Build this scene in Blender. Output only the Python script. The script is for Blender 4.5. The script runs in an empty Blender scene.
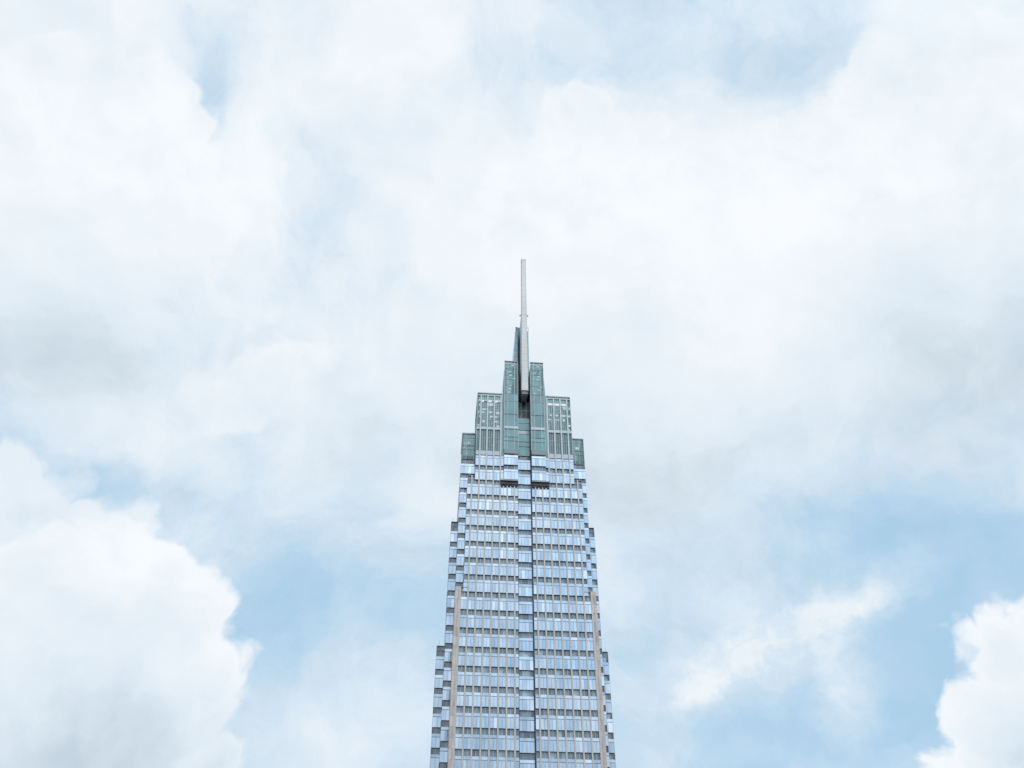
import bpy, math, random
from mathutils import Vector
random.seed(11)
SC = bpy.context.scene
COL = SC.collection

# ------------------------------------------------------------------ helpers
BAY = 1.679            # facade module
FLOOR = 4.2            # storey height
Z0 = 71.14             # level of storey 0 (a storey near the bottom of the view)
def Z(n): return Z0 + FLOOR * n

class MB:
    """collects shapes for ONE mesh object; frame = point o, direction u along the wall, outward normal to its right"""
    def __init__(self, mats):
        self.v, self.f, self.m, self.t, self.mats = [], [], [], [], mats
    def face(self, pts, mat=0, tint=0.5):
        i = len(self.v); self.v += [tuple(p) for p in pts]
        self.f.append(tuple(range(i, i + len(pts)))); self.m.append(mat); self.t.append(tint)
    def hexa(self, p, mat=0, tint=0.5):
        i = len(self.v); self.v += [tuple(q) for q in p]
        for q in ((0,1,5,4),(1,2,6,5),(2,3,7,6),(3,0,4,7),(4,5,6,7),(3,2,1,0)):
            self.f.append(tuple(i + k for k in q)); self.m.append(mat); self.t.append(tint)
    def box(self, o, u, a0, a1, d0, d1, z0, z1, mat=0, tint=0.5, tilt=(0, 0)):
        w = (u[1], -u[0])
        def P(a, d, z): return (o[0] + u[0]*a + w[0]*d, o[1] + u[1]*a + w[1]*d, z)
        tx, tz = tilt
        self.hexa([P(a0,d1,z0), P(a1,d1+tx,z0), P(a1,d0,z0), P(a0,d0,z0),
                   P(a0,d1+tz,z1), P(a1,d1+tx+tz,z1), P(a1,d0,z1), P(a0,d0,z1)], mat, tint)
    def block(self, x0, x1, y0, y1, z0, z1, mat=0, tint=0.5):
        self.box((0, 0), (1, 0), x0, x1, -y1, -y0, z0, z1, mat, tint)
    def bar(self, p, q, r, mat=0):
        p, q = Vector(p), Vector(q); d = (q - p).normalized()
        a = d.cross(Vector((0, 0, 1))) if abs(d.z) < .95 else d.cross(Vector((1, 0, 0)))
        a.normalize(); b = d.cross(a) * r; a = a * r
        self.hexa([p-a-b, p+a-b, p+a+b, p-a+b, q-a-b, q+a-b, q+a+b, q-a+b], mat)
    def build(self, name, parent=None):
        me = bpy.data.meshes.new(name)
        me.from_pydata(self.v, [], self.f)
        for m in self.mats: me.materials.append(m)
        me.polygons.foreach_set('material_index', self.m)
        at = me.attributes.new('pane', 'FLOAT', 'FACE'); at.data.foreach_set('value', self.t)
        me.update()
        ob = bpy.data.objects.new(name, me); COL.objects.link(ob)
        if parent: ob.parent = parent
        return ob

# ------------------------------------------------------------------ materials
def mat(name, base, rough=0.5, metal=0.0, ior=1.5, var=0.08, vscale=0.6, vstretch=(1, 1, 1), pane=0.0, bump=0.0, bscale=1.0, pane_tone=None):
    m = bpy.data.materials.new(name); m.use_nodes = True
    nt = m.node_tree; N = nt.nodes; L = nt.links
    b = N['Principled BSDF']
    b.inputs['Roughness'].default_value = rough; b.inputs['Metallic'].default_value = metal; b.inputs['IOR'].default_value = ior
    tc = N.new('ShaderNodeTexCoord'); mp = N.new('ShaderNodeMapping'); mp.inputs['Scale'].default_value = vstretch
    L.new(tc.outputs['Object'], mp.inputs['Vector'])
    no = N.new('ShaderNodeTexNoise'); no.inputs['Scale'].default_value = vscale; no.inputs['Detail'].default_value = 5
    L.new(mp.outputs['Vector'], no.inputs['Vector'])
    mr = N.new('ShaderNodeMapRange'); mr.inputs['From Min'].default_value = .3; mr.inputs['From Max'].default_value = .7
    mr.inputs['To Min'].default_value = 1 - var; mr.inputs['To Max'].default_value = 1 + var
    L.new(no.outputs['Fac'], mr.inputs['Value'])
    fac = mr.outputs['Result']
    col = N.new('ShaderNodeRGB'); col.outputs[0].default_value = (*base, 1)
    csock = col.outputs[0]
    if pane:
        at = N.new('ShaderNodeAttribute'); at.attribute_name = 'pane'
        pr = N.new('ShaderNodeMapRange'); pr.inputs['To Min'].default_value = 1 - pane; pr.inputs['To Max'].default_value = 1 + pane
        L.new(at.outputs['Fac'], pr.inputs['Value'])
        mu = N.new('ShaderNodeMath'); mu.operation = 'MULTIPLY'
        L.new(fac, mu.inputs[0]); L.new(pr.outputs['Result'], mu.inputs[1]); fac = mu.outputs[0]
        if pane_tone:
            mx = N.new('ShaderNodeMix'); mx.data_type = 'RGBA'
            L.new(at.outputs['Fac'], mx.inputs['Factor'])
            mx.inputs['A'].default_value = (*base, 1); mx.inputs['B'].default_value = (*pane_tone, 1)
            csock = mx.outputs['Result']
    vm = N.new('ShaderNodeVectorMath'); vm.operation = 'SCALE'
    L.new(csock, vm.inputs[0]); L.new(fac, vm.inputs['Scale'])
    L.new(vm.outputs[0], b.inputs['Base Color'])
    if bump:
        n2 = N.new('ShaderNodeTexNoise'); n2.inputs['Scale'].default_value = bscale; n2.inputs['Detail'].default_value = 2
        L.new(tc.outputs['Object'], n2.inputs['Vector'])
        bp = N.new('ShaderNodeBump'); bp.inputs['Strength'].default_value = bump; bp.inputs['Distance'].default_value = .05
        L.new(n2.outputs['Fac'], bp.inputs['Height']); L.new(bp.outputs['Normal'], b.inputs['Normal'])
    return m

def see_through(m, amount, tint):
    """part of the light passes straight through the pane"""
    nt = m.node_tree; N = nt.nodes; L = nt.links
    out = N['Material Output']; b = N['Principled BSDF']
    tr = N.new('ShaderNodeBsdfTransparent'); tr.inputs['Color'].default_value = (*tint, 1)
    mx = N.new('ShaderNodeMixShader'); mx.inputs['Fac'].default_value = amount
    L.new(b.outputs[0], mx.inputs[1]); L.new(tr.outputs[0], mx.inputs[2]); L.new(mx.outputs[0], out.inputs['Surface'])
    return m

M = dict(
    pale = mat('pale_coated_glass', (.395, .48, .58), .10, .86, var=.13, vscale=.9, vstretch=(1, 1, .22), pane=.10, bump=.10, bscale=.5, pane_tone=(.515, .58, .645)),  # stretched noise paints reflected sky streaks into the glass colour
    vision = mat('grey_window_glass', (.11, .18, .23), .12, 0, 1.95, var=.35, vscale=.8, pane=.45, pane_tone=(.23, .30, .345), bump=.05),
    green = mat('green_crown_glass', (.092, .25, .258), .12, 0, 1.95, var=.25, vscale=.5, vstretch=(1, 1, .5), pane=.22, bump=.06),
    screen = see_through(mat('green_screen_glass', (.125, .25, .255), .12, 0, 2.0, var=.15, vscale=.5, pane=.2, bump=.05), .48, (.66, .83, .83)),
    clear = see_through(mat('clear_parapet_glass', (.35, .42, .43), .1, 0, 1.5, var=.1), .62, (.84, .90, .90)),
    stone = mat('beige_stone', (.55, .468, .42), .8, 0, pane=.13, var=.16, vstretch=(1, 1, .35), vscale=1.5, bump=.1, bscale=6),
    pier = mat('beige_metal', (.52, .49, .46), .55, .1, var=.08, vscale=.4, vstretch=(1, 1, .15)),
    steel = mat('pale_painted_steel', (.47, .53, .545), .5, .1, var=.08),
    white = mat('white_steel_and_sky_fleck', (.70, .74, .75), .5, 0, var=.04),  # steel bars, and flecks that stand in for bright sky
    mull = mat('grey_mullion', (.46, .51, .55), .5, .1, var=.06),
    line = mat('dark_gasket', (.19, .225, .265), .6, 0, var=.05),
    fin = mat('blue_grey_fin_glass', (.20, .29, .34), .2, .3, 1.8, var=.15, pane=.1),
    dark = mat('dark_cladding', (.13, .175, .21), .22, 0, 1.5, var=.15),
    core = mat('core_wall', (.10, .115, .125), .8, 0, var=.12),
    flank = mat('grey_flank_cladding', (.20, .225, .25), .5, .2, var=.1),
    slot = mat('dark_slot_glass', (.012, .024, .034), .3, 0, 1.5, var=.3),
    ledge = mat('shade_dark_ledge', (.05, .048, .048), .7, 0, var=.3),
    roof = mat('roof_slab', (.30, .30, .29), .9, 0, var=.1),
    mast = mat('mast_cladding', (.54, .54, .54), .45, .1, var=.06, vscale=.5, vstretch=(1, 1, .3)),
    soffit = mat('brown_soffit', (.42, .40, .385), .7, 0, var=.2),
    ground = mat('paving', (.16, .155, .15), .9, 0, var=.2, vscale=.05),
)
# faint horizontal sheet joints on the mast cladding
nt = M['mast'].node_tree; N = nt.nodes; L = nt.links
tc = N.new('ShaderNodeTexCoord'); sp = N.new('ShaderNodeSeparateXYZ'); L.new(tc.outputs['Object'], sp.inputs[0])
m1 = N.new('ShaderNodeMath'); m1.operation = 'DIVIDE'; m1.inputs[1].default_value = 2.4; L.new(sp.outputs['Z'], m1.inputs[0])
m2 = N.new('ShaderNodeMath'); m2.operation = 'FRACT'; L.new(m1.outputs[0], m2.inputs[0])
m3 = N.new('ShaderNodeMapRange'); m3.inputs['From Max'].default_value = .05; m3.inputs['To Min'].default_value = .62; L.new(m2.outputs[0], m3.inputs['Value'])
b = N['Principled BSDF']; old = b.inputs['Base Color'].links[0].from_socket
m4 = N.new('ShaderNodeVectorMath'); m4.operation = 'SCALE'; L.new(old, m4.inputs[0]); L.new(m3.outputs['Result'], m4.inputs['Scale']); L.new(m4.outputs[0], b.inputs['Base Color'])

# ------------------------------------------------------------------ ground
g = MB([M['ground']]); g.face([(-6000, -6000, 0), (6000, -6000, 0), (6000, 6000, 0), (-6000, 6000, 0)])
go = g.build('ground'); go['kind'] = 'structure'

# ------------------------------------------------------------------ tower
T = bpy.data.objects.new('office_tower', None); COL.objects.link(T)
T.location = (3.051, 183.498, 0); T.rotation_euler = (0, 0, math.radians(4.637))
T['label'] = 'tall stepped glass office tower with green glazed crown and slim grey mast against the clouds'
T['category'] = 'skyscraper'

W0, W1 = 9.10*BAY, 8.08*BAY
W2L, W2R, W3L, W3R = 10.05*BAY, 10.25*BAY, 11.12*BAY, 11.42*BAY       # half widths: stone corners, upper front, second step, third step
WM, WB = 7.05*BAY, 9.08*BAY                                     # mid crown, first step behind the front
S1, S2, S3, DEPTH = 3.7, 7.6, 11.5, 44.0
GRV = 0.955*BAY; SG = 1.1                                       # central groove
IN = .5                                                         # structure stands this far behind the glass
rnd = random.random
def tl(k): return ((rnd()-.5)*k, (rnd()-.5)*k)

def tone():          # most panes are alike, a few have blinds drawn or newer coating
    r = rnd()
    return .15 + .5*rnd() if r < .86 else (1.3 + .5*rnd() if r < .93 else -.5 - .4*rnd())
UNITS = []        # (size in view, o, u, a0, a1, n, divisions, kind)
def put_panel(pm, tm, o, u, a0, a1, n, halves=2, z0=0.0, mt=0):
    z = Z(n); w = (a1 - a0) / halves
    for h in range(halves):
        pm.box(o, u, a0 + h*w + .02, a0 + (h+1)*w - .02, -.4, 0, z + z0, z + 2.10, 0, tone(), tl(.045))
    pm.box(o, u, a0 + .004, a1 - .004, -.44, -.06, z + .02, z + 2.09, 1)
    tm.box(o, u, a0 + .02, a1 - .02, -.4, -.02, z + 2.23, z + 2.84, 0, rnd(), tl(.02))
    tm.box(o, u, a0 + .012, a1 - .012, -.42, -.05, z + 2.10, z + 2.225, 1)
def put_window(wm, mm, o, u, a0, a1, n, divs):
    z = Z(n); k = max(1, len(divs) + 1); e = [a0] + [a0 + (a1-a0)*d for d in divs] + [a1]
    for i in range(k):
        wm.box(o, u, e[i] + .003, e[i+1] - .003, -.45, -.33, z + 2.85, z + 4.2, 0, tone(), tl(.03))
    for d in divs:
        a = a0 + (a1-a0)*d
        mm.box(o, u, a - .045, a + .045, -.326, -.20, z + 2.86, z + 4.19, 0)
    mm.box(o, u, a0 + .02, a1 - .02, -.324, -.24, z + 2.852, z + 2.93, 0)

CAM = Vector((0, 0, 1.7))
def add_unit(o, u, a0, a1, n, divs=(.5,), seen=True):
    p = Vector((o[0] + u[0]*(a0+a1)/2, o[1] + u[1]*(a0+a1)/2, Z(n) + 2))
    c, s = math.cos(math.radians(4.637)), math.sin(math.radians(4.637))
    q = Vector((3.051 + p.x*c - p.y*s, 183.498 + p.x*s + p.y*c, p.z))
    d = q - CAM
    y = 384 - 941.2*math.tan(math.atan2(d.z, math.hypot(d.x, d.y)) - math.radians(40.864))
    size = (a1-a0) / d.length**2 * 1e4 if (seen and y < 775) else -1
    UNITS.append((size, o, u, a0, a1, n, divs))

X1, XL = (1, 0), (0, -1)      # front faces -Y, left flank faces -X (runs from the back to the front)
XR = (0, 1)                   # right flank
NLOW = -16
# front plane: piers sit at 1.475 + k bays from the axis
for sgn in (-1, 1):
    for k in range(7):
        lo, hi = (1.475 + k)*BAY, (2.475 + k)*BAY
        top = {0: 13, 1: 13, 6: 6}.get(k, 15)
        if k == 5: top = 13
        for n in range(NLOW, top + 1):
            x0, x1 = (lo, hi) if sgn > 0 else (-hi, -lo)
            add_unit((0, 0), X1, x0 + .16, x1 - .16, n)
    for n in range(NLOW, 14):      # half bay beside the groove
        x0, x1 = (GRV + .03, 1.475*BAY) if sgn > 0 else (-1.475*BAY, -GRV - .03)
        add_unit((0, 0), X1, x0 + (.02 if sgn > 0 else .16), x1 - (.16 if sgn > 0 else .02), n, ())
    for n in range(7, 14):         # half bay at the upper corner
        x0, x1 = (7.475*BAY, W1) if sgn > 0 else (-W1, -7.475*BAY)
        add_unit((0, 0), X1, x0 + (.16 if sgn > 0 else 0), x1 - (.16 if sgn < 0 else 0), n, ())
    for n in (14, 15):             # half bay at the corner of the mid crown
        x0, x1 = (6.475*BAY, WM) if sgn > 0 else (-WM, -6.475*BAY)
        add_unit((0, 0), X1, x0 + (.16 if sgn > 0 else 0), x1 - (.16 if sgn < 0 else 0), n, ())
    # first step (behind the front plane)
    for n in range(7, 14):
        x0, x1 = (W1 - .2, WB) if sgn > 0 else (-WB, -W1 + .2)
        add_unit((0, S1), X1, x0, x1, n, (.5,))
    for n in (14, 15):
        x0, x1 = (WM - .1, WB) if sgn > 0 else (-WB, -WM + .1)
        add_unit((0, S1), X1, x0, x1, n, (.33, .67))
    for n in range(NLOW, 12):
        x0, x1 = (WB - .1, W2R) if sgn > 0 else (-W2L, -WB + .1)
        add_unit((0, S2), X1, x0, x1, n, (.5,))
    for n in range(NLOW, 5):
        x0, x1 = (W2R - .1, W3R) if sgn > 0 else (-W3L, -W2L + .1)
        add_unit((0, S3), X1, x0, x1, n, (.5,))
# groove
for n in range(NLOW, 16):
    add_unit((0, SG), X1, -GRV + .01, GRV - .15, n, (.25, .75))
# crown towers carry two storeys of pale panels
for sgn in (-1, 1):
    for n in (14, 15):
        x0, x1 = (.97*BAY, 3.0*BAY) if sgn > 0 else (-3.0*BAY, -.97*BAY)
        add_unit((0, -.7), X1, x0, x1, n, (.25, .75))
        x0, x1 = (3.0*BAY, 3.42*BAY) if sgn > 0 else (-3.42*BAY, -3.0*BAY)
        add_unit((0, -.15), X1, x0 + .01, x1 - .01, n, ())
# flanks
def flank(sgn, hw, y0, y1, ntop, bays):
    w = (y1 - y0) / bays
    for i in range(bays):
        for n in range(NLOW, ntop + 1):
            if sgn < 0: add_unit((-hw - .05, y1), XL, i*w + .14, (i+1)*w - .14, n, (.5,), False)
            else: add_unit((hw + .06, y0), XR, i*w + .14, (i+1)*w - .14, n, (.5,), False)
for sgn in (-1, 1):
    flank(sgn, W3R if sgn > 0 else W3L, S3, DEPTH - S3, 4, 12)
    flank(sgn, W2R if sgn > 0 else W2L, S2, DEPTH - S2, 11, 17)
    flank(sgn, WB, S1, DEPTH - S1, 15, 22)
    flank(sgn, W1, .02, S1, 13, 2)
# back
for k in range(16):
    for n in range(NLOW, 16):
        add_unit((W1, DEPTH), (-1, 0), k*W1/8 + .14, (k+1)*W1/8 - .14, n, (.5,), False)

UNITS.sort(key=lambda t: -t[0])
restp, restw = MB([M['pale'], M['line']]), MB([M['vision'], M['mull']])
for i, (size, o, u, a0, a1, n, divs) in enumerate(UNITS):
    halves = 1 if (a1 - a0) < 1.1 else (2 if (a1 - a0) < 2.4 else 4)
    if i < 100:
        pm, tm = MB([M['pale'], M['line']]), MB([M['pale'], M['line']])
        put_panel(pm, tm, o, u, a0, a1, n, halves)
        p = pm.build('glass_panel', T); tm.build('transom', p)
        wm, mm = MB([M['vision']]), MB([M['mull']])
        put_window(wm, mm, o, u, a0, a1, n, divs)
        w = wm.build('window', T); mm.build('window_frame', w)
    else:
        put_panel(restp, restp, o, u, a0, a1, n, halves)
        q = MB([M['vision'], M['mull']])
        put_window(q, q, o, u, a0, a1, n, divs)
        # frames of the shared mesh use the second slot
        put = restw
        base = len(put.v); put.v += q.v
        nw = (max(1, len(divs)+1)) * 6
        for j, f in enumerate(q.f):
            put.f.append(tuple(base + k for k in f)); put.m.append(0 if j < nw else 1); put.t.append(q.t[j])
r = restp.build('glass_panel', T); r['kind'] = 'stuff'
r = restw.build('window', T); r['kind'] = 'stuff'

# structure behind the glass
c = MB([M['core'], M['roof']])
c.block(-W0 + .25, -GRV - .03, IN + .06, DEPTH - IN, 0, Z(7.16))
c.block(GRV + .03, W0 - .25, IN + .06, DEPTH - IN, 0, Z(7.16))
c.block(-W1 + IN + .06, -GRV - .04, IN + .065, DEPTH - IN - .06, Z(7.16), Z(14.16))
c.block(GRV + .04, W1 - IN - .06, IN + .065, DEPTH - IN - .06, Z(7.16), Z(14.16))
c.block(-WM + IN, -GRV - .05, IN + .07, DEPTH - IN - .07, Z(14.16), Z(16.0))
c.block(GRV + .05, WM - IN, IN + .07, DEPTH - IN - .07, Z(14.16), Z(16.0))
c.block(-GRV - .05, GRV + .05, SG + IN + .06, DEPTH - IN - .1, 0, Z(18.6))
c.block(-WB + IN + .06, WB - IN - .06, S1 + IN + .06, DEPTH - S1 - IN, 0, Z(16.05))
c.block(-W2L + IN + .07, W2R - IN - .07, S2 + IN + .06, DEPTH - S2 - IN, 0, Z(12.12))
c.block(-W3L + IN + .08, W3R - IN - .08, S3 + IN + .06, DEPTH - S3 - IN, 0, Z(5.1))
c.build('core_wall', T)

# roofs and parapets of the setbacks
def parapet(x0, x1, y, n0, n1, yback):
    p = MB([M['vision'], M['flank'], M['roof']])
    k = max(1, round((x1 - x0) / .85)); w = (x1-x0)/k
    for i in range(k):
        p.box((0, y), X1, x0 + i*w + .04, x0 + (i+1)*w - .04, -.30, -.22, Z(n0) + .02, Z(n1) - .14, 0, rnd()*.6)
        p.box((0, y), X1, x0 + i*w - .04 if i else x0, x0 + i*w + .039, -.29, -.10, Z(n0) + .01, Z(n1) - .13, 1)
    p.box((0, y), X1, x0, x1, -.34, .03, Z(n1) - .13, Z(n1), 1)
    p.block(x0 + .05, x1 - .05, y + .5, yback, Z(n0) + .02, Z(n0) + .3, 2)
    return p.build('parapet', T)
for sgn in (-1, 1):
    def rng(a, b_): return (a, b_) if sgn > 0 else (-b_, -a)
    parapet(*rng(WM + .02, W1), 0, 14, 14.25, S1)
    parapet(*rng(8.45*BAY - 1.6, 8.47*BAY), -.01, 7, 7.24, S1 - .1)
    W2, W3 = (W2R, W3R) if sgn > 0 else (W2L, W3L)
    parapet(*rng(WB + .02, W2), S2, 12, 12.30, DEPTH - S2)
    parapet(*rng(W2 + .02, W3), S3, 5, 5.27, DEPTH - S3)

# flank cladding of every step: dark edge strips that the panels stand proud of
def corner(x, y, z0, z1, name='corner_post', m='flank', w=.22, d=.5):
    p = MB([M[m]])
    p.block(min(x, x + w), max(x, x + w), y, y + d, z0, z1)
    return p.build(name, T)
for sgn in (-1, 1):
    corner(sgn*(W1 + .01), .03, Z(7.24), Z(14.24), w=-sgn*.18, d=.4)
    corner(sgn*(WB + .01), S1 + .03, Z(7.24), Z(17.9), w=-sgn*.18)
    W2, W3 = (W2R, W3R) if sgn > 0 else (W2L, W3L)
    corner(sgn*(W2 + .01), S2 + .03, 0, Z(12.28), w=-sgn*.18)
    corner(sgn*(W3 + .01), S3 + .03, 0, Z(5.25), w=-sgn*.18)

# vertical piers of the front, stone corner piers, groove reveals
for sgn in (-1, 1):
    for k in range(8):
        x = sgn*(1.475 + k)*BAY
        top = [Z(14.0), Z(14.0), Z(20.22), Z(20.22), Z(20.22), Z(20.22), Z(14.25), Z(7.24)][k]
        p = MB([M['pier']])
        hw = .155
        p.block(x - hw, x + hw, -.16, .46, 0, min(top, Z(16.0)))
        if top > Z(16.1): p.mats.append(M['steel']); p.block(x - hw - .02, x + hw + .02, -.14, .3, Z(16.0), top, 1)
        p.build('pier', T)
    x0, x1 = sorted((sgn*8.53*BAY, sgn*W0))
    p = MB([M['stone'], M['line']]); n = NLOW
    z = 0
    p.block(x0 + .012, x1 - .012, -.10, .49, 0, Z(7.2), 1)
    zs = [0] + [Z(n) for n in range(NLOW, 8)]
    for a, b_ in zip(zs, zs[1:]):
        b_ = min(b_, Z(7.25))
        for q in range(2):
            za, zb = a + (b_-a)*q/2, a + (b_-a)*(q+1)/2
            xm = x0 + (x1 - x0)*.62 if sgn < 0 else x0 + (x1 - x0)*.38
            p.block(x0, xm - .015, -.14, .5, za + .012, zb - .012, 0, rnd())
            p.block(xm + .015, x1, -.14, .5, za + .012, zb - .012, 0, rnd())
    p.block(x0, x1, -.14, .5, Z(7.0) + .012, Z(7.25), 0)
    # stone return along the flank of the corner
    for q in range(int(S2/2)):
        ya = .52 + q*1.9
        xa = sgn*(W0 - .45); xb = sgn*W0
        p.block(min(xa, xb), max(xa, xb), ya, ya + 1.88, 0, Z(7.25))
    p.build('stone_corner', T)
    p = MB([M['dark']])
    x = sgn*GRV
    p.block(min(x, x - sgn*.012) , max(x, x - sgn*.012) + .02, .02, SG + .6, 0, Z(14.0))
    if sgn > 0: p.block(GRV - .14, GRV - .02, SG + .2, SG + .5, 0, Z(16.0))
    p.build('groove_reveal', T)

# ---------------------------------------------------------------- mid crown: open lattice screens
def lattice(sgn, y, u, o, x0, x1, posts, name='crown_screen'):
    """posts = positions along u; glass, bands and rails between n=16 and n=20.4"""
    f = MB([M['screen'], M['steel'], M['clear'], M['white'], M['mull']])
    f.box(o, u, x0, x1, -.30, -.04, Z(15.74), Z(16.04), 4)
    f.box(o, u, x0, x1, -.34, .02, Z(17.60), Z(17.78), 1)
    f.box(o, u, x0, x1, -.34, .04, Z(20.36), Z(20.42), 4)
    f.box(o, u, x0, x1, -.30, .0, Z(20.18), Z(20.23), 1)
    e = [x0] + posts + [x1]
    for a, b_ in zip(e, e[1:]):
        if b_ - a < .2: continue
        k = 3 if b_ - a > 1.2 else 1
        w = (b_ - a) / k
        for i in range(k):
            for za, zb in ((16.04, 16.72), (16.75, 17.0), (17.03, 17.6), (17.78, 18.35), (18.38, 18.72), (18.75, 19.3), (19.33, 19.68), (19.92, 20.18)):
                f.box(o, u, a + i*w + .02, a + (i+1)*w - .02, -.28, -.24, Z(za) + .02, Z(zb) - .02, 0, rnd(), tl(.02))
            if i: f.box(o, u, a + i*w - .04, a + i*w + .04, -.30, -.14, Z(16.04), Z(19.7), 4)
            f.box(o, u, a + i*w + .03, a + (i+1)*w - .03, -.26, -.24, Z(20.24), Z(20.35), 2)
        for zc in (16.735, 17.015, 18.365, 18.735, 19.315):
            f.box(o, u, a + .01, b_ - .01, -.30, -.20, Z(zc) - .04, Z(zc) + .04, 4)
        # white plates put in for bright sky seen through the panes
        for zc, hz, pr in ((19.52, .16, .75), (18.92, .10, .65), (18.60, .09, .55), (18.22, .12, .6), (17.92, .09, .4), (19.15, .08, .3)):
            if rnd() < pr*.75 and u == X1:
                xa = a + .1 + (b_-a)*.45*rnd(); xb = min(b_ - .08, xa + (b_-a)*(.3 + .5*rnd()))
                f.box(o, u, xa, xb, -.235, -.19, Z(zc - hz*(.4+.6*rnd())), Z(zc + hz*(.4+.6*rnd())), 3)
        f.box(o, u, a + .01, b_ - .01, -.30, -.16, Z(19.69), Z(19.71), 1)
        f.box(o, u, a + .01, b_ - .01, -.30, -.16, Z(19.90), Z(19.92), 1)
    for a in (x0 + .05, x1 - .05):
        f.box(o, u, a - .05, a + .05, -.32, .03, Z(16.04), Z(20.40), 1)
    return f.build(name, T)
for sgn in (-1, 1):
    posts = sorted(sgn*(1.475 + k)*BAY for k in range(2, 6))
    a, b_ = sorted((sgn*3.3*BAY, sgn*WM))
    s = lattice(sgn, 0, X1, (0, 0), a, b_, posts)
    # side return of the screen
    D = 11.0; pp = [i*D/6 for i in range(1, 6)]
    if sgn < 0: lattice(sgn, 0, XL, (-WM, D + .35), 0, D, pp)
    else: lattice(sgn, 0, XR, (WM, .35), 0, D, pp)
    # steelwork behind the screen; the random white stubs stand in for sky showing through
    st = MB([M['white'], M['core'], M['mull']])
    for i in range(7):
        x = a + (b_ - a)*(i + .5)/7
        y = 1.2 + .5*(i % 2)
        for zc in (18.05, 18.55, 19.0, 19.55, 19.85):
            if rnd() < .62:
                st.block(x - .55*rnd() - .15, x + .55*rnd() + .15, y, y + .25, Z(zc) + .3*rnd(), Z(zc) + .35 + .5*rnd(), 0)
        st.block(x - .07, x + .07, y + .3, y + .45, Z(17.7), Z(20.0), 2)
    for i in range(3):
        xa = a + (b_-a)*i/3; xb = a + (b_-a)*(i+1)/3
        st.bar((xa, 1.9, Z(17.8)), (xb, 1.9, Z(19.9)), .09, 0)
        st.bar((xb, 2.1, Z(17.8)), (xa, 2.1, Z(19.9)), .09, 0)
    st.block(a + .5, b_ - .5, .6, D, Z(17.55), Z(17.70), 1)
    st.block(a + .6, b_ - .6, 3.0, D - .5, Z(16.0), Z(17.5), 1)
    st.build('crown_steelwork', T)

# ---------------------------------------------------------------- outer crown boxes on the first step
for sgn in (-1, 1):
    f = MB([M['screen'], M['line'], M['mull'], M['white'], M['core'], M['clear']])
    a, b_ = sorted((sgn*(WM - .1), sgn*WB)); o = (0, S1)
    D = 9.0
    for (fo, fu, fa, fb) in ((o, X1, a, b_), ((sgn*WB, S1 + D) if sgn < 0 else (sgn*WB, S1), XL if sgn < 0 else XR, .3, D)):
        k = 3 if fu == X1 else 7; w = (fb - fa)/k
        for i in range(k):
            for za, zb in ((16.06, 16.70), (16.75, 17.0), (17.04, 17.55), (17.62, 17.88)):
                f.box(fo, fu, fa + i*w + .02, fa + (i+1)*w - .02, -.26, -.22, Z(za) + .02, Z(zb) - .02, 0, rnd(), tl(.02))
            if i: f.box(fo, fu, fa + i*w - .05, fa + i*w + .05, -.28, -.12, Z(16.06), Z(17.88), 2)
        for zc in (16.04, 16.73, 17.02, 17.585):
            f.box(fo, fu, fa, fb, -.29, -.14, Z(zc) - .06, Z(zc) + .06, 1)
        f.box(fo, fu, fa, fb, -.32, .02, Z(17.88), Z(17.95), 2)
    # white pieces imitating bright sky marks in the glass
    xm = (a + b_)/2
    f.block(xm - .35, xm + .5, S1 + .14, S1 + .19, Z(17.12), Z(17.12) + .75, 3)
    f.block(xm - 1.05, xm - .93, S1 + .14, S1 + .19, Z(16.85), Z(17.3), 3)
    f.block(xm - .45, xm - .32, S1 + .14, S1 + .19, Z(16.3), Z(16.66), 3)
    f.block(a + .4, b_ - .4, S1 + 4.2, S1 + D - .4, Z(16.06), Z(17.0), 4)
    f.build('corner_crown', T)

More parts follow.
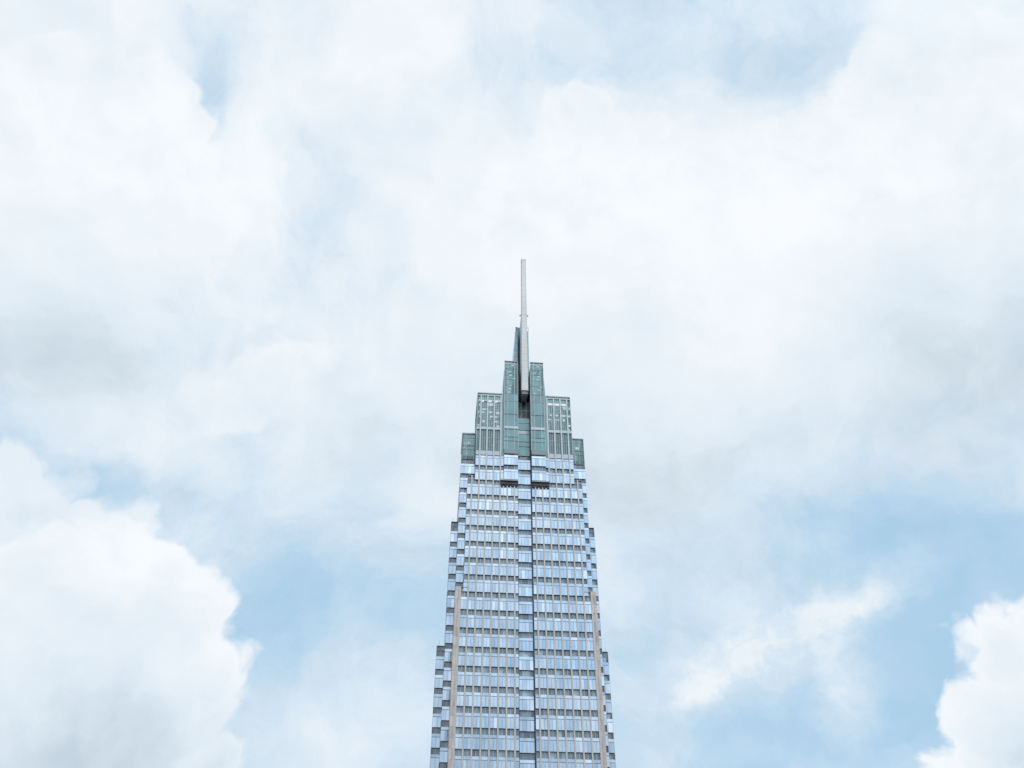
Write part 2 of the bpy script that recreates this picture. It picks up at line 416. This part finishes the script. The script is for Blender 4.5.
# ---------------------------------------------------------------- twin crown towers either side of the slot
for sgn in (-1, 1):
    f = MB([M['green'], M['line'], M['steel'], M['screen'], M['clear'], M['white'], M['core'], M['flank']])
    a, b_ = sorted((sgn*.97*BAY, sgn*3.0*BAY)); yf = -.7; o = (0, yf); D = 13.0
    top = 22.95
    e = [a, a + (b_-a)*.25, a + (b_-a)*.75, b_]
    zs = [16.09, 16.73, 17.02, 17.61, 17.80, 18.74, 19.7, 20.3, 21.0, 21.45, 21.9, 22.35, 22.72]
    for i in range(3):
        for q, (za, zb) in enumerate(zip(zs, zs[1:])):
            if (za, zb) == (17.61, 17.80):
                f.box(o, X1, e[i] + .01, e[i+1] - .01, -.2, .01, Z(za) + .02, Z(zb) - .02, 2)
            else:
                f.box(o, X1, e[i] + .015, e[i+1] - .015, -.2, -.14, Z(za) + .015, Z(zb) - .015, 3 if za > 20.2 else 0, rnd(), tl(.02))
        f.box(o, X1, e[i] + .03, e[i+1] - .03, -.2, -.16, Z(22.74), Z(22.90), 4)
    for zc in (16.73, 17.02, 17.60, 17.81, 18.74):
        f.box(o, X1, a, b_, -.22, -.06, Z(zc) - .07, Z(zc) + .07, 1)
    for zc in zs[6:]:
        f.box(o, X1, a, b_, -.22, -.10, Z(zc) - .04, Z(zc) + .04, 7)
    f.box(o, X1, a - .05, b_ + .05, -.25, .05, Z(22.90), Z(22.96), 7)
    f.box(o, X1, a, b_, -.22, -.06, Z(22.70), Z(22.74), 2)
    for x in e:
        f.box(o, X1, x - .055, x + .055, -.22, .03, Z(16.09), Z(22.9), 2)
    f.box(o, X1, a, b_, -.3, -.02, Z(15.80), Z(16.08), 7)
    # outer side strip that narrows towards the top, set back from the face
    xo0, xo1 = sgn*3.0*BAY, sgn*3.42*BAY
    y0, y1 = -.02, D
    for (za, zb, wa, wb, mt) in ((15.7, 18.9, 1, 1, 0), (18.9, 22.3, 1, .12, 0)):
        xa, xb = xo0 + (xo1 - xo0)*wa, xo0 + (xo1 - xo0)*wb
        L_, R_ = (xa, xo0) if sgn < 0 else (xo0, xa)
        L2, R2 = (xb, xo0) if sgn < 0 else (xo0, xb)
        f.hexa([(L_, y0, Z(za)), (R_, y0, Z(za)), (R_, y1, Z(za)), (L_, y1, Z(za)), (L2, y0, Z(zb)), (R2, y0, Z(zb)), (R2, y1, Z(zb)), (L2, y1, Z(zb))], mt, .45)
    # slot side wall, back and inner plant
    xi = a if sgn > 0 else b_
    f.block(min(xi, xi + sgn*.3), max(xi, xi + sgn*.3), yf + .25, D, Z(16.1), Z(22.7), 7)
    xo = b_ if sgn > 0 else a
    f.block(min(xo, xo - sgn*.3), max(xo, xo - sgn*.3), yf + .25, D, Z(15.7), Z(22.6), 0)
    f.block(a + .32, b_ - .32, yf + 1.3, D - .3, Z(14.1), Z(20.2), 6)
    f.block(a + .32, b_ - .32, D - .6, D - .2, Z(20.2), Z(22.4), 3)
    for i in range(9):
        zc = Z(20.4) + i*1.15
        if i % 4 != 3:
            x = a + .7 + 1.6*rnd(); f.block(x, x + .4 + .5*rnd(), yf + .11, yf + .135, zc, zc + .28, 5)  # white flecks imitate sky showing through the crown glass
    f.bar((a + .5, yf + 1.0, Z(21.9)), (b_ - .5, yf + 1.0, Z(22.6)), .09, 5)
    f.bar((b_ - .5, yf + 1.2, Z(21.9)), (a + .5, yf + 1.2, Z(22.6)), .09, 5)
    t = f.build('crown_tower', T)
    # underside of the projecting bay
    s = MB([M['ledge'], M['dark'], M['mull']])
    c0, c1 = sorted((sgn*.97*BAY, sgn*3.5*BAY))
    s.block(c0, c1, yf + .04, .42, Z(13.90), Z(14.0) - .02, 0)
    s.block(c0 + .05, c1 - .05, -.42, .40, Z(13.70), Z(13.90) - .004, 0)  # near-black beam stands in for shade on the window row below
    s.block(c0 + .02, c1 - .02, yf + .02, yf + .1, Z(13.93), Z(13.97), 2)
    for i in range(5):
        x = c0 + (c1-c0)*(i+.5)/5
        s.block(x - .30, x + .30, -.30, .38, Z(13.60), Z(13.70) - .004, 0)
    s.build('soffit', t)

# lower glazing of the slot between the crown towers, and the slot itself
f = MB([M['green'], M['line'], M['steel'], M['dark']])
o = (0, SG)
for za, zb, mt in ((16.0, 16.62, 0), (16.68, 16.98, 0), (17.04, 17.56, 0), (17.60, 17.84, 2), (17.90, 18.38, 0), (18.42, 18.78, 0)):
    f.box(o, X1, -GRV + .02, GRV - .28, -.3, -.1, Z(za), Z(zb), mt, .5 + .5*rnd())
    f.box(o, X1, -GRV + .02, GRV - .28, -.32, -.14, Z(zb), Z(zb) + .16, 1)
f.box(o, X1, -GRV + .03, GRV - .03, -.5, -.33, Z(15.7), Z(18.7), 3)
f.block(GRV - .27, GRV - .03, SG + .2, SG + .4, Z(16.0), Z(18.7), 3)
f.block(-GRV - .08, GRV + .08, 11.6, 12.0, Z(18.5), Z(22.6), 3)
f.block(-GRV - .02, -GRV + .06, .2, 11.6, Z(18.0), Z(22.4), 3)
f.block(GRV - .06, GRV + .02, .2, 11.6, Z(18.0), Z(22.4), 3)
f.block(-GRV + .2, GRV - .2, 6.5, 11.5, Z(18.6), Z(26.2), 3)
f.mats.append(M['slot'])
f.block(-GRV + .08, GRV - .08, 2.5, 6.2, Z(18.6), 156.4, 4)
for x in (-.55, .75): f.block(x - .05, x + .05, 2.42, 2.498, Z(18.8), 156.3, 2)
f.block(-GRV + .1, GRV - .1, 2.44, 2.499, Z(19.6), Z(19.63), 2)
f.build('crown_slot', T)

# tapering fin behind the mast: two glazed wings
for sgn in (-1, 1):
    f = MB([M['flank'], M['pale'], M['steel'], M['dark'], M['green'], M['fin']])
    y0, y1 = 3.5, 12.0
    def wing(za, zb, wa, wb, mt, yy0, yy1, inner=1.25):
        xa, xb = sgn*wa, sgn*wb; xi = sgn*inner
        L_, R_ = sorted((xa, xi)); L2, R2 = sorted((xb, xi))
        f.hexa([(L_, yy0, za), (R_, yy0, za), (R_, yy1, za), (L_, yy1, za), (L2, yy0, zb), (R2, yy0, zb), (R2, yy1, zb), (L2, yy1, zb)], mt, .4)
    for i in range(9):
        za = 160 + i*2.6; zb = za + 2.5
        k0, k1 = (2.85, .044) if sgn < 0 else (1.80, .003)
        wa = k0 - (za - 160)*k1; wb = k0 - (zb - 160)*k1
        if i == 8: zb = za + 2.0
        wing(za, zb, wa, wb, 5, y0, y1)
        wing(zb, zb + .1, wb - .02, wb - .02, 0, y0 + .03, y1)
    # small open cage on top
    for x in (1.30, 1.80):
        f.block(sgn*x - .05, sgn*x + .05, y0, y0 + .1, 182.9, 184.1, 2)
        f.block(sgn*x - .05, sgn*x + .05, y0 + 2, y0 + 2.1, 182.9, 184.1, 2)
    f.block(min(sgn*1.25, sgn*1.85), max(sgn*1.25, sgn*1.85), y0, y0 + .1, 184.1, 184.2, 0)
    f.block(min(sgn*1.25, sgn*1.85), max(sgn*1.25, sgn*1.85), y0 + 2, y0 + 2.1, 184.1, 184.2, 0)
    f.build('crown_fin', T)
f = MB([M['dark']]); f.block(-1.5, 1.3, 5.9, 11.9, 160, 186.4); f.build('fin_wall', T)

# ---------------------------------------------------------------- mast
def section(mb, pts0, pts1, z0, z1, mt=0, cap=True, capm=0):
    n = len(pts0); i = len(mb.v)
    mb.v += [(x, y, z0) for x, y in pts0] + [(x, y, z1) for x, y in pts1]
    for k in range(n):
        mb.f.append((i+k, i+(k+1) % n, i+n+(k+1) % n, i+n+k)); mb.m.append(mt); mb.t.append(.5)
    mb.f.append(tuple(i+n+k for k in range(n))); mb.m.append(mt); mb.t.append(.5)
    mb.f.append(tuple(i+k for k in reversed(range(n)))); mb.m.append(capm); mb.t.append(.5)
MX = .20
def plan(w, y0, y1, r=.16):
    h = w/2
    return [(MX-h, y0+r), (MX-h+r, y0), (MX+h-r, y0), (MX+h, y0+r), (MX+h, y1-h*.9), (MX+h*.55, y1), (MX-h*.55, y1), (MX-h, y1-h*.9)]
ms = MB([M['mast'], M['soffit'], M['mull']])
section(ms, plan(1.88, -.7, 5.8), plan(1.52, -.7, 4.6), 157.8, 185.2, 0, True, 1)
section(ms, plan(1.46, -.72, 1.0), plan(1.34, -.72, .7), 185.2, 207.6, 0)
mast = ms.build('mast', T)
b_ = MB([M['mast'], M['mull'], M['white']])
b_.block(MX - 1.1, MX + 1.1, -.2, .0, 185.2, 185.4, 1)
for s in (-1, 1): b_.block(MX + s*1.05 - .13, MX + s*1.05 + .13, -.25, .15, 185.05, 185.5, 1)
b_.build('mast_bracket', mast)
b_ = MB([M['mull']]); section(b_, plan(1.40, -.74, .72), plan(1.40, -.74, .72), 207.2, 207.75); b_.build('mast_cap', mast)
b_ = MB([M['soffit'], M['line']])
section(b_, plan(1.5, -.3, 5.4), plan(1.66, -.4, 5.6), 156.9, 157.79, 0, True, 0)
b_.build('mast_foot', mast)

# thin lightning rods on the setbacks
for x, y, z in ((-W3L + .5, S3 + .3, Z(5.27)), (W3R - .5, S3 + .3, Z(5.27)), (-W2L + .4, S2 + .3, Z(12.3)), (W2R - .4, S2 + .3, Z(12.3)), (-W1 + .4, .4, Z(14.25)), (W1 - .4, .4, Z(14.25))):
    p = MB([M['mull']]); p.bar((x, y, z - .05), (x, y, z + 1.3), .035); p.build('lightning_rod', T)

# ------------------------------------------------------------------ sky: daylight with clouds, every cloud at its own azimuth and elevation
# (azimuth, elevation, half width, half height, turn, strength) in degrees
FADE = [
    (20.0, 41.8, 19.4, 7.1, -14, 0.95), (4.2, 45.9, 9.1, 5.5, -3, 0.7), (33.4, 41.4, 8.3, 5.0, -24, 0.8), (-31.7, 41.9, 10.0, 5.0, 22, 0.95),
    (-38.0, 44.0, 6.5, 4.8, 28, 0.4),
]
VEIL = [
    (-36.8, 46.9, 14.7, 11.4, 29, 0.55), (-44.1, 54.1, 11.4, 4.1, 38, 0.35), (16.6, 47.2, 20.1, 10.1, -12, 0.6), (33.6, 47.4, 14.4, 11.6, -26, 0.55),
    (4.7, 52.4, 7.7, 6.0, -4, 0.3), (-9.3, 59.5, 9.8, 5.2, 8, 0.24), (12.7, 60.9, 7.9, 3.4, -11, 0.25), (5.9, 37.3, 13.9, 11.5, -4, 0.42),
    (-14.8, 42.0, 9.0, 4.8, 10, 0.28), (-19.5, 36.4, 13.5, 5.3, 12, 0.34), (32.3, 36.4, 12.1, 8.2, -21, 0.4), (-13.0, 53.0, 10.0, 9.4, 10, 0.22),
    (-10.9, 19.8, 8.4, 3.4, 4, 0.2), (43.1, 51.5, 6.8, 6.8, -36, 0.5), (-31.8, 34.8, 7.7, 3.3, 19, 0.25), (-33.2, 37.9, 8.8, 4.4, 22, 0.3),
    (28.6, 32.2, 8.3, 2.8, -16, 0.14), (-32.5, 56.3, 3.3, 2.2, 28, -0.34), (-29.7, 53.6, 2.1, 2.6, 25, -0.48), (28.3, 55.9, 8.4, 3.8, -24, -0.3),
    (36.7, 55.6, 2.4, 2.4, -32, -0.2), (0.3, 58.8, 4.6, 2.9, 0, -0.22), (-12.0, 26.9, 8.7, 7.0, 5, -0.26), (-26.2, 31.9, 6.7, 2.0, 5, -0.26),
    (21.3, 23.0, 12.7, 8.3, -9, -0.38), (13.1, 31.4, 8.9, 3.5, -7, -0.1), (29.4, 28.1, 7.6, 4.3, -15, -0.14), (8.4, 21.0, 5.7, 5.1, -3, -0.16),
    (-8.0, 45.7, 4.8, 3.6, 6, -0.09), (-18.3, 48.7, 4.1, 7.6, 14, -0.09), (24.4, 31.4, 10.2, 2.3, -13, -0.08),
]
WISP = [
    (16.2, 23.9, 8.5, 3.4, 17, 0.22), (15.4, 24.7, 6.8, 2.6, 17, 0.78), (20.6, 25.7, 3.7, 1.3, 11, 0.58), (14.0, 23.9, 3.4, 1.7, 4, 0.25),
    (17.9, 23.5, 3.4, 2.2, -7, 0.2), (11.8, 22.4, 3.4, 1.7, 45, 0.5), (19.9, 21.1, 1.8, 2.5, -7, 0.62), (11.1, 26.9, 4.7, 3.5, -5, 0.15),
    (12.0, 19.0, 3.3, 1.1, -4, 0.3), (22.7, 21.8, 2.2, 1.6, -9, 0.18), (25.5, 27.2, 3.3, 1.2, 23, 0.25),
]
GREY = [
    (-33.4, 38.1, 9.3, 4.4, 22, 0.23), (-22.6, 17.2, 12.0, 4.7, 7, 0.25), (-26.2, 21.7, 6.9, 5.8, 10, 0.09), (-31.6, 25.9, 4.2, 6.3, 15, 0.08),
    (33.6, 35.7, 10.3, 5.7, -21, 0.22), (10.0, 34.0, 10.2, 6.6, -6, 0.17), (26.2, 34.5, 9.1, 3.4, -16, 0.08), (29.0, 17.3, 3.5, 2.8, -9, 0.18),
    (-35.9, 42.9, 5.4, 3.3, 26, 0.06), (-18.8, 34.2, 9.3, 3.5, 11, 0.08), (-14.4, 40.2, 7.2, 3.6, 9, 0.05), (4.1, 44.1, 7.3, 4.9, -3, 0.05),
    (-6.3, 37.3, 10.3, 7.9, 4, 0.1), (8.0, 35.4, 7.2, 8.4, -5, 0.05), (-32.9, 34.5, 8.7, 3.3, 20, 0.1), (32.5, 41.1, 6.7, 4.4, -23, 0.06),
    (19.0, 49.2, 12.3, 5.3, -15, -0.07), (34.8, 49.4, 8.2, 4.9, -28, -0.03), (-35.7, 49.0, 6.5, 4.4, 29, -0.05), (-23.5, 27.6, 5.0, 2.8, 11, -0.07),
    (-16.9, 41.1, 3.0, 1.8, 11, -0.05),
]
CUMULUS_FAINT = [
    (-32.7, 27.2, 5.0, 5.0, 16), (-29.7, 26.9, 4.3, 4.3, 14), (-27.0, 27.5, 3.8, 3.4, 13), (-19.0, 40.1, 3.5, 2.4, 13),
    (-17.2, 41.9, 2.1, 1.5, 12), (-21.3, 37.9, 4.7, 2.9, 13),
]
CUMULUS_LOW = [
    (-25.2, 20.4, 7.9, 7.9, 9), (-26.0, 27.6, 3.1, 2.5, 13), (-22.6, 27.1, 3.1, 2.7, 11), (-27.4, 25.2, 4.9, 4.3, 12),
    (-20.2, 24.7, 2.6, 2.6, 9), (-18.5, 21.8, 2.5, 3.3, 7), (-22.4, 23.9, 5.0, 4.7, 9), (-17.1, 17.5, 2.4, 3.2, 5),
    (-30.2, 25.2, 3.7, 3.2, 14), (-31.9, 19.2, 6.0, 6.0, 12), (-35.1, 15.8, 6.1, 5.2, 11), (-24.8, 12.8, 8.4, 4.5, 6),
    (-28.6, 10.7, 8.5, 5.2, 6), (30.0, 22.5, 3.0, 2.8, -12), (31.8, 23.9, 2.6, 1.8, -14), (28.5, 21.4, 2.2, 2.0, -11),
    (28.8, 18.1, 4.3, 4.2, -10), (25.5, 16.4, 3.2, 2.0, -8), (33.1, 18.0, 5.4, 4.9, -11), (35.3, 15.8, 5.6, 5.2, -11),
    (29.5, 12.3, 7.1, 4.3, -7), (34.7, 10.8, 7.1, 4.9, -7),
]
CUMULUS_TOP = [
    (-36.4, 47.6, 6.5, 5.4, 29), (-34.5, 52.4, 3.2, 2.3, 29), (-30.8, 51.5, 2.2, 2.3, 25), (-27.5, 50.9, 1.8, 1.4, 22),
    (-40.0, 50.4, 4.8, 3.2, 33), (-30.5, 47.1, 5.1, 3.9, 23), (-27.0, 47.8, 2.3, 2.3, 21),
]
CUMULUS_HIGH = [
    (0.8, 53.4, 3.4, 2.7, -1), (7.4, 54.6, 3.7, 3.5, -6), (13.7, 51.4, 4.1, 3.4, -11), (20.7, 50.1, 3.8, 3.5, -16),
    (26.8, 50.6, 3.6, 3.1, -21), (31.6, 51.3, 3.1, 2.9, -26), (36.8, 52.3, 3.6, 3.1, -31), (41.9, 52.1, 4.7, 3.7, -35),
    (20.5, 45.9, 11.1, 5.3, -15), (35.9, 46.0, 7.1, 6.0, -27), (8.0, 48.7, 8.4, 5.4, -6),
]
SUN_EL, SUN_AZ = 58.0, 150.0         # degrees; azimuth clockwise from +Y (behind the viewer, to the right)
world = bpy.data.worlds.new('World'); SC.world = world; world.use_nodes = True
nt = world.node_tree; NN = nt.nodes; LL = nt.links
def sock(s, v):
    if isinstance(v, bpy.types.NodeSocket): LL.new(v, s)
    else: s.default_value = v
def math_(op, a, b=0.0, c=None, clamp=False):
    n = NN.new('ShaderNodeMath'); n.operation = op; n.use_clamp = clamp
    sock(n.inputs[0], a); sock(n.inputs[1], b)
    if c is not None: sock(n.inputs[2], c)
    return n.outputs[0]
def vmath(op, a, b=None, scale=None):
    n = NN.new('ShaderNodeVectorMath'); n.operation = op
    sock(n.inputs[0], a)
    if b is not None: sock(n.inputs[1], b)
    if scale is not None: sock(n.inputs['Scale'], scale)
    return n.outputs['Value'] if op in ('DOT_PRODUCT', 'LENGTH') else n.outputs['Vector']
def smooth(x, a, b, lo=0.0, hi=1.0):
    n = NN.new('ShaderNodeMapRange'); n.interpolation_type = 'SMOOTHSTEP'
    sock(n.inputs['Value'], x)
    for k, v in (('From Min', a), ('From Max', b), ('To Min', lo), ('To Max', hi)): n.inputs[k].default_value = v
    return n.outputs['Result']
def noise(vec, scale, detail=5.0, rough=.5, lac=2.0, colour=False, dist=0.0):
    n = NN.new('ShaderNodeTexNoise'); sock(n.inputs['Vector'], vec)
    for k, v in (('Scale', scale), ('Detail', detail), ('Roughness', rough), ('Lacunarity', lac), ('Distortion', dist)): n.inputs[k].default_value = v
    return n.outputs['Color' if colour else 'Fac']
def mixc(f, a, b, blend='MIX'):
    n = NN.new('ShaderNodeMix'); n.data_type = 'RGBA'; n.blend_type = blend
    sock(n.inputs['Factor'], f); sock(n.inputs['A'], a); sock(n.inputs['B'], b)
    return n.outputs['Result']
def warp(vec, scale, amount, detail=3.0, rough=.5):
    c = vmath('SUBTRACT', noise(vec, scale, detail, rough, colour=True), (.5, .5, .5))
    return vmath('ADD', vec, vmath('SCALE', c, scale=amount))
def radius(vec, az, el, rx, ry, rot):
    az, el, t = math.radians(az), math.radians(el), math.radians(rot)
    A = Vector((math.cos(az), -math.sin(az), 0)); B = Vector((-math.sin(el)*math.sin(az), -math.sin(el)*math.cos(az), math.cos(el)))
    a = (A*math.cos(t) + B*math.sin(t)) / math.sin(math.radians(rx)); b = (B*math.cos(t) - A*math.sin(t)) / math.sin(math.radians(ry))
    p = vmath('DOT_PRODUCT', vec, tuple(a)); q = vmath('DOT_PRODUCT', vec, tuple(b))
    return math_('SQRT', math_('MULTIPLY_ADD', p, p, math_('MULTIPLY', q, q)))
def field(vec, table, start=0.0, spread=1.35):
    acc = start
    for az, el, rx, ry, rot, s in table:
        acc = math_('ADD', acc, smooth(radius(vec, az, el, rx, ry, rot), 0, spread, s, 0))
    return acc
REAR_BLUE = [(165.5, 24.6, 4.5, 1.7, 0, -.70), (171.5, 26.2, 5, .9, 0, -.45), (168, 19.6, 6, 1.1, 10, -.40), (174, 21.0, 3, 1.0, 0, -.25), (170, 30.5, 5, 1.2, -8, -.25),
             (171, 23.0, 4, 1.3, 0, .35), (164, 21.8, 3, 1.2, 0, .4), (166, 28.5, 4, 1.5, 0, .35), (173, 33.5, 4, 2, 0, .3), (165, 34.5, 3, 1.5, 0, -.2)]   # gaps in the deck behind the viewer
def union(vec, table):
    acc = None
    for az, el, rx, ry, rot in table:
        v = math_('MULTIPLY', math_('SUBTRACT', 1.0, radius(vec, az, el, rx, ry, rot)), math.sin(math.radians(min(rx, ry)))*20)
        acc = v if acc is None else math_('SMOOTH_MAX', acc, v, .05)
    return acc

D = NN.new('ShaderNodeTexCoord').outputs['Generated']
dsoft = warp(warp(warp(D, 2.2, .10), 6, .10, 4, .55), 19, .040, 5, .6)
dcrisp = warp(warp(D, 8, .075, 3, .5), 26, .030, 5, .6)
dhigh = warp(warp(D, 6, .09, 3, .55), 22, .035, 5, .6)

sky = NN.new('ShaderNodeTexSky'); sky.sky_type = 'NISHITA'; sky.sun_disc = False
sky.sun_elevation = math.radians(SUN_EL); sky.sun_rotation = math.radians(SUN_AZ)
sky.air_density = 1.0; sky.dust_density = 1.5; sky.ozone_density = 1.5
UNIT = 1/0.12                        # the Background runs at 0.12
# thin high haze pales the blue
blue = mixc(.84, sky.outputs[0], (.455*UNIT, .695*UNIT, .895*UNIT, 1))

f1 = noise(dsoft, 2.6, 4, .56); f2 = noise(dsoft, 6.5, 8, .66)
cover = field(dsoft, VEIL + REAR_BLUE, .46)
cover = math_('ADD', cover, math_('MULTIPLY', math_('SUBTRACT', f1, .5), 1.15))
cover = math_('ADD', cover, math_('MULTIPLY', math_('SUBTRACT', f2, .5), 1.05))
veil = smooth(cover, .02, .92)
# wisps, drawn out and ragged
dw = warp(D, 14, .075, 7, .64)
streak = NN.new('ShaderNodeMapping'); streak.inputs['Rotation'].default_value = (0, 0, .5); streak.inputs['Scale'].default_value = (1.0, 1.0, 1.7); LL.new(dw, streak.inputs['Vector'])
w = field(dw, WISP, 0.0, 1.5)
w = math_('MULTIPLY', w, smooth(noise(streak.outputs[0], 13, 7, .62), .30, .66, .50, 1.12))
veil = math_('SUBTRACT', 1.0, math_('MULTIPLY', math_('SUBTRACT', 1.0, veil), math_('SUBTRACT', 1.0, w, clamp=True)), clamp=True)

# brightness of the cloud bodies
relief = math_('SUBTRACT', noise(dsoft, 7, 6, .55), noise(vmath('ADD', dsoft, (.010, -.004, .022)), 7, 6, .55))
g = field(dsoft, GREY, 0.0, 1.4)
g = math_('MULTIPLY', g, smooth(noise(dsoft, 4.5, 5, .5), .25, .7, .82, 1.12))
lum = math_('SUBTRACT', 1.0, g)
lum = math_('ADD', lum, math_('MULTIPLY', math_('SUBTRACT', noise(dsoft, 3.3, 4, .55), .5), .22))
lum = math_('ADD', lum, math_('MULTIPLY', math_('SUBTRACT', noise(dsoft, 10, 6, .60), .5), .20))
lum_v = math_('ADD', lum, math_('MULTIPLY', relief, .35))
def stop(a, b, l, x0, x1):
    n = NN.new('ShaderNodeMapRange'); n.clamp = True; sock(n.inputs['Value'], l)
    n.inputs['From Min'].default_value = x0; n.inputs['From Max'].default_value = x1
    return mixc(n.outputs['Result'], a, b)
GREYC = (.40*UNIT, .505*UNIT, .585*UNIT, 1); PALE = (.735*UNIT, .83*UNIT, .912*UNIT, 1); WHITE = (.935*UNIT, .968*UNIT, 1.0*UNIT, 1)
def body(l): return stop(stop(GREYC, PALE, l, .55, .86), WHITE, l, .86, 1.10)
col = mixc(veil, blue, body(lum_v))

# heaped clouds with a firm edge
def voro(vec, scale):
    n = NN.new('ShaderNodeTexVoronoi'); n.feature = 'F1'; sock(n.inputs['Vector'], vec)
    n.inputs['Scale'].default_value = scale
    return n.outputs['Distance']
def heap(vec, table, soft0, soft1, nscale, rel, lift, bumps):
    u = union(vec, table)
    bil = math_('ADD', math_('MULTIPLY', voro(vec, nscale), .65), math_('MULTIPLY', voro(vec, nscale*2.7), .28))
    u = math_('ADD', u, math_('MULTIPLY', math_('SUBTRACT', .40, bil), bumps))
    a = smooth(u, soft0, soft1)
    r = math_('SUBTRACT', noise(vec, nscale*.8, 6, .5), noise(vmath('ADD', vec, (.006, -.004, .016)), nscale*.8, 6, .5))
    l = math_('ADD', math_('ADD', lum, math_('MULTIPLY', r, rel)), smooth(u, 0.0, .9, lift, 0))
    return a, l
upper = math_('SUBTRACT', .88, field(dsoft, FADE, 0.0, 1.25), clamp=True)     # the high heaps melt into the deck below them
a, l = heap(dhigh, CUMULUS_HIGH, -.03, .20, 19, .35, .03, .75)
col = mixc(math_('MULTIPLY', a, upper), col, body(l))
a, l = heap(dcrisp, CUMULUS_TOP, -.03, .20, 21, .3, .03, .75)
col = mixc(math_('MULTIPLY', a, upper), col, body(l))
a, l = heap(dhigh, CUMULUS_FAINT, -.05, .34, 20, .3, .04, .8)
col = mixc(math_('MULTIPLY', a, .82), col, body(l))
a, l = heap(dcrisp, CUMULUS_LOW, -.05, .25, 22, .22, .10, .8)
col = mixc(math_('MULTIPLY', a, .95), col, body(l))

# the cloud deck glows around the hidden sun
sd = Vector((math.sin(math.radians(SUN_AZ))*math.cos(math.radians(SUN_EL)), math.cos(math.radians(SUN_AZ))*math.cos(math.radians(SUN_EL)), math.sin(math.radians(SUN_EL))))
glow = smooth(vmath('DOT_PRODUCT', D, tuple(sd)), .55, 1.0, 1.0, 1.9)
col = vmath('SCALE', col, scale=glow)
bg = NN['Background']; bg.inputs['Strength'].default_value = .12; LL.new(col, bg.inputs['Color'])

sun = bpy.data.lights.new('sun', 'SUN'); sun.energy = 1.3; sun.angle = math.radians(12); sun.color = (1, .955, .89)
so = bpy.data.objects.new('sun', sun); COL.objects.link(so)
so.rotation_euler = (-sd).to_track_quat('-Z', 'Y').to_euler()

# ------------------------------------------------------------------ camera
cam = bpy.data.cameras.new('camera'); cam.lens = 941.2/1024*36; cam.sensor_width = 36; cam.clip_end = 20000
co = bpy.data.objects.new('camera', cam); COL.objects.link(co)
co.location = (0, 0, 1.7); co.rotation_euler = (math.radians(90 + 40.864), 0, 0)
SC.camera = co
SC.render.filter_size = 1.75
SC.cycles.max_bounces = 5; SC.cycles.diffuse_bounces = 3; SC.cycles.glossy_bounces = 3; SC.cycles.transparent_max_bounces = 8
SC.cycles.use_adaptive_sampling = True; SC.cycles.adaptive_threshold = .015; SC.cycles.adaptive_min_samples = 12
SC.view_settings.view_transform = 'Standard'; SC.view_settings.look = 'None'
SC.view_settings.exposure = 0.0; SC.view_settings.gamma = 1.0; SC.view_settings.use_curve_mapping = False
